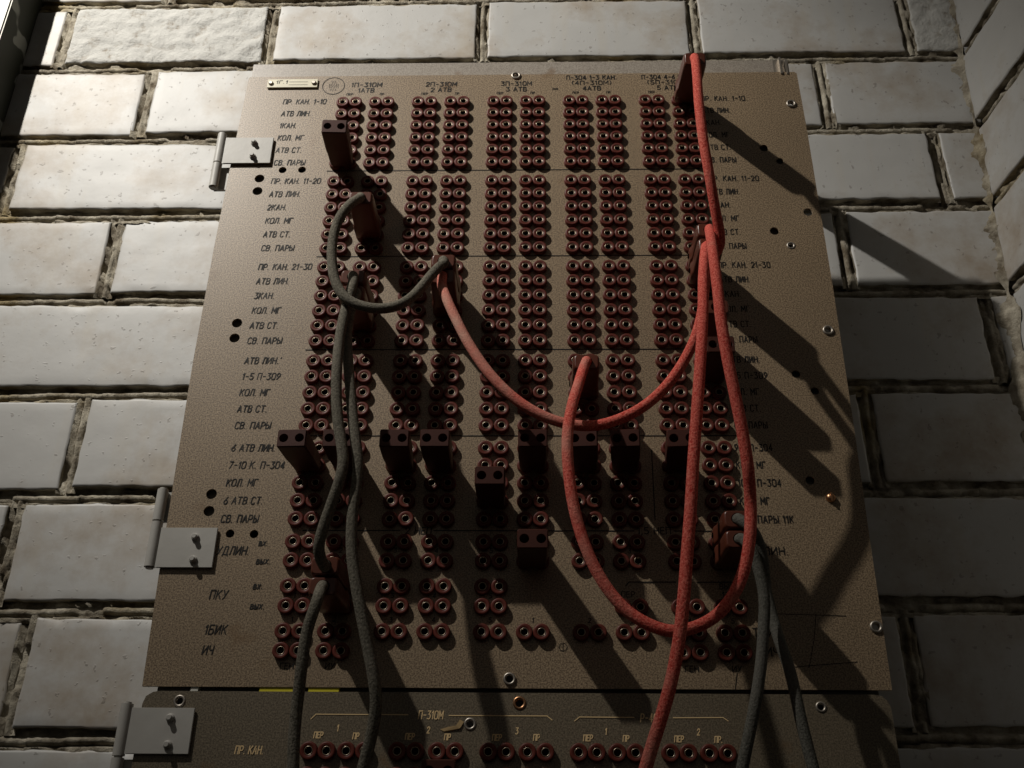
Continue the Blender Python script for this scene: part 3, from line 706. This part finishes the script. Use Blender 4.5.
LEAN = {(5, 0, 0): .035, (24, 0, 0): -.05, (24, 3, 0): -.08, (24, 3, 1): -.08, (24, 4, 0): -.07, (24, 1, 0): .02}
USED = set()
for ri, g, p, lab in JUMP:
    jumper(pairx(g, p), ROWS[ri], lab, rot=LEAN.get((ri, g, p), 0), tilt_=TILT.get((ri, g, p), 0)); USED.add((ri, g, p))
LJX = at((436.6 + 454.9) / 2, 751)[0]
jumper(LJX, at(445, 771, 60)[1], 'two-hole plug of the lower plate, cut off by the picture bottom')

def cord_body():
    mb = MB()
    def ring(w_, t_, h, c):
        out = []
        for sx, sy, a0 in ((1, 1, 0), (-1, 1, 90), (-1, -1, 180), (1, -1, 270)):
            for k in range(4):
                a = math.radians(a0 + 30 * k); out.append((sx * (w_ - c) + c * math.cos(a), sy * (t_ - c) + c * math.sin(a), h))
        return out
    prof = [(11.0, 6.6, 5.2, 2), (12.4, 7.6, 9, 2.2), (12.8, 7.9, 20, 2.4), (12.6, 7.9, 24, 2.4), (11.6, 7.6, 27, 2.6), (11.6, 7.6, 47, 2.8), (11.5, 7.5, 57, 3), (11.2, 7.3, 60, 3), (10.5, 6.9, 61.9, 3), (9.4, 6.3, 62.6, 2.8)]
    rings = [ring(*p) for p in prof]; n = 16
    v = [q for r in rings for q in r]
    mb.add(v, [(i * n + k, i * n + (k + 1) % n, (i + 1) * n + (k + 1) % n, (i + 1) * n + k) for i in range(len(prof) - 1) for k in range(n)] + [list(range(n))[::-1]], 0, True)
    base = len(mb.v) - n     # ring of the front, then the cord mouth
    m0 = [(5.4 * math.cos(math.radians(11.25 + 360 * k / n)), 5.0 * math.sin(math.radians(11.25 + 360 * k / n)), 62.6) for k in range(n)]
    m1 = [(x * .96, y * .96, 52) for x, y, h in m0]
    o = len(mb.v); mb.v += m0 + m1
    def f(lst, mi=0, sm=False): mb.f.append(lst); mb.mi.append(mi); mb.sm.append(sm)
    for k in range(n):
        f([base + k, base + (k + 1) % n, o + (k + 1) % n, o + k]); f([o + k, o + (k + 1) % n, o + n + (k + 1) % n, o + n + k], 0, True)
    f([o + n + k for k in range(n)], 1)
    return mb
CB = make_proto(cord_body(), 'plug', ['cplug', 'hollow'])
_s = MB(); _s.cyl((-13.3, -1.0, 18), (-12.2, -1.0, 18), 2.6, 12); _s.box(-13.6, -13.2, -1.4, -.6, 15.6, 20.4); SCR = make_proto(_s, 'screw', ['hollow'])
def cord_plug(parent, X, Y):
    b_ = link('plug', CB, parent, V(X, Y))
    for d in (-7, 7): link('pin', PIN, b_, V(X + d, Y))
    link('screw', SCR, b_, V(X, Y))
    return b_
def spline(P, step=2.5):
    P = [Vector(p) for p in P]; P = [P[0] * 2 - P[1]] + P + [P[-1] * 2 - P[-2]]; out = []
    for i in range(1, len(P) - 2):
        a, b_, c, d = P[i - 1:i + 3]; n = max(2, int((c - b_).length / step))
        # centripetal-like Catmull-Rom
        for k in range(n):
            t = k / n
            out.append(.5 * ((2 * b_) + (c - a) * t + (2 * a - 5 * b_ + 4 * c - d) * t * t + (3 * b_ - a - 3 * c + d) * t ** 3))
    out.append(P[-2]); return out
def cord_path(px, start=None, end=None, lean=None):
    """px: (image x, image y, h) guide points; start/end: (X, Y) of the plugs the cord leaves from"""
    pts = []
    if lean: pts += [(start[0], start[1] + d * math.sin(lean[0]), d * math.cos(lean[0])) for d in (52 * lean[1], 63 * lean[1])]
    elif start: pts += [(start[0], start[1], 53), (start[0], start[1], 63)]
    pts += [(*at(x, y, h), h) for x, y, h in px]
    if end: pts += [(end[0], end[1], 63), (end[0], end[1], 53)]
    return spline(pts)
def patch_cord(label, group, mat, px, start=None, end=None, r=4.45, lean=None):
    base = start or end
    t = tag(empty('patch_lead', (base[0], base[1], 0)), label, 'patch lead', group)
    b_ = MB(); b_.tube(cord_path(px, start, end, lean), r, 14); b_.build('cord', mat, t)
    for q in (start, end):
        if q:
            pl = cord_plug(t, *q)
            if lean and q is start: pl.rotation_euler.x = lean[0]; pl.scale.y = lean[1]; pl.location.y -= 1.6 * S
    return t
def sk(ri, g, p): USED.add((ri, g, p)); return toward(pairx(g, p), ROWS[ri])
GR_, GG_ = 'red braided patch leads', 'grey braided patch leads'
patch_cord('red lead from the top right plug swinging in a shallow arc to the left', GR_, 'red',
    [(694.3, 57.8, 90), (695.5, 61, 104), (697, 76, 117), (699, 104, 126), (703, 138, 130), (709, 173, 126), (715, 208, 114), (719.5, 232, 102), (719.5, 246, 94), (713, 257, 89), (707, 272, 88), (704, 295, 90),
     (701.5, 315, 90), (695, 338, 88), (684, 361, 86), (668, 384, 86), (647, 404, 86), (622, 418, 86), (595, 425.5, 86), (568, 424, 87), (541, 415, 88), (514, 398, 88), (489, 373, 87), (469, 344, 84), (455, 317, 80), (446, 297, 75), (442, 285, 67)],
    sk(0, 4, 1), sk(15, 1, 1), lean=(.19, 1.22))
patch_cord('red lead making the long low loop from right column to middle', GR_, 'red',
    [(709.3, 229.5, 70), (709.8, 231.5, 88), (711.3, 240, 112), (714, 260, 130), (717.5, 288, 142), (721, 320, 150), (727, 356, 152), (735, 395, 150), (742.5, 432, 146), (748, 468, 140), (750.5, 502, 128), (750, 535, 126), (745, 566, 124), (735, 592, 122), (719, 613, 120), (698, 626, 118), (673, 631, 116), (648, 624, 115), (624, 608, 114), (603, 582, 114), (586, 548, 115), (574.5, 510, 116), (568.5, 470, 116), (567.5, 435, 113), (572, 406, 104), (578.5, 384, 88), (582.5, 371, 70)],
    sk(12, 4, 1), sk(20, 3, 0))
patch_cord('red lead falling almost straight from the right column out of the picture', GR_, 'red',
    [(706, 246.5, 70), (705.6, 248.5, 88), (704.6, 257, 100), (703.2, 280, 114), (703, 312, 126), (700.5, 360, 136), (697, 410, 141), (693.5, 460, 142), (690.5, 510, 142), (687, 555, 142), (683.5, 600, 142), (679, 640, 140), (671.5, 680, 137), (662, 715, 133), (651, 750, 128), (640, 790, 122), (630, 840, 116)],
    sk(13, 4, 1), None)
patch_cord('grey lead curling in a short loop between two plugs at upper left', GG_, 'grey',
    [(360, 198, 68), (353, 202, 78), (344, 211, 84), (336.5, 225, 86), (332.5, 243, 88), (332, 262, 90), (335, 280, 92), (342, 294, 94), (353, 302.5, 95), (368, 307.5, 95), (384, 308.5, 94), (399, 305, 92), (412, 297, 88), (422, 286.5, 84), (431, 275.5, 80), (439, 267, 74), (444, 263.5, 66)],
    sk(10, 0, 1), sk(14, 1, 1))
patch_cord('left hanging grey lead bending into the upper plug of the bottom left pair', GG_, 'grey',
    [(353.5, 277, 69), (352, 286, 78), (348, 300, 84), (343.5, 318, 88), (339.5, 340, 92), (337, 368, 96), (336.5, 398, 98), (338.5, 425, 100), (342, 447, 102), (343, 464, 103), (339, 482, 102), (331.5, 504, 98), (323.5, 527, 93), (319, 545, 88), (320.5, 558, 80), (325, 566.5, 70)],
    sk(15, 0, 1), sk(30, 0, 1))
patch_cord('grey lead hanging just right of its twin and leaving below the picture', GG_, 'grey',
    [(356.5, 293, 69), (354, 301, 72), (349.5, 315, 75), (347, 335, 79), (348, 360, 84), (350.5, 390, 88), (352.5, 415, 91), (355.5, 440, 94), (358, 462, 95), (356.5, 485, 95), (353, 510, 95), (351.5, 535, 95), (352.5, 560, 95), (357, 590, 95), (362.5, 620, 94), (368.5, 650, 92), (374, 680, 90), (376, 705, 86), (371.5, 735, 80), (364, 765, 74), (356, 800, 68), (348, 850, 62)],
    sk(16, 0, 1), None)
patch_cord('grey lead dropping from the lower plug of the bottom left pair', GG_, 'grey',
    [(320, 591, 68), (318, 598, 76), (313.5, 611, 78), (308, 628, 76), (304, 648, 74), (301.5, 668, 72), (299, 690, 68), (296, 715, 64), (294, 740, 62), (293, 770, 60), (291, 810, 58), (288, 860, 56)],
    sk(31, 0, 1), None)
patch_cord('dark slate lead from the lower right upper plug, bending away right', GG_, 'green',
    [(743, 522, 66), (750, 527, 68), (758, 541, 62), (763, 561, 56), (766, 590, 52), (772.5, 617, 52), (780, 642, 54), (789, 668, 54), (795, 692, 54), (801, 720, 54), (808, 748, 54), (816, 780, 54), (826, 830, 54)],
    sk(28, 4, 1), None)
patch_cord('lit slate lead hanging from the lower plug at the lower right', GG_, 'green',
    [(745, 541, 66), (751, 549, 70), (757, 564, 70), (762, 583, 70), (764.5, 603, 70), (763.5, 630, 70), (761.5, 660, 68), (757.5, 690, 66), (752.5, 718, 64), (747, 745, 62), (741, 775, 60), (732, 825, 58)],
    sk(29, 4, 1), None)
t = tag(empty('cord_plug', (*sk(17, 4, 1), 0)), 'glossy brown rounded plug in the right column, hidden between the red leads', 'plug')
X, Y = sk(17, 4, 1)
bd = link('body', CB, t, V(X, Y))
for d in (-7, 7): link('pin', PIN, t, V(X + d, Y))
link('screw', SCR, bd, V(X, Y))

# ------------------------------------------------------------------ sockets of the upper panel: the hundred largest as parts, the rest as one
free = [q for q in PAIRS if q not in USED]
def shade(q):      # pairs that stand behind a plug's body are hardly seen
    return any(q[1:] == u[1:] and 0 < u[0] - q[0] <= (2 if u[0] < 24 else 1) for u in USED)
order = sorted(free, key=lambda q: (shade(q), -q[0], -q[1]))
near, rest = order[:100], order[100:] + [u for u in USED if u in PAIRS]
for ri, g, p in near: twin_socket(up, *toward(pairx(g, p), ROWS[ri]))
mb = MB()
for ri, g, p in rest:
    X, Y = toward(pairx(g, p), ROWS[ri]); socket_body(mb, X, Y, 0, 18)
    for d in (-7, 7): contact(mb, X + d, Y, 1, 2, 14)
tag(mb.build('twin_socket', ['socket', 'contact', 'hollow'], up), kind='stuff')
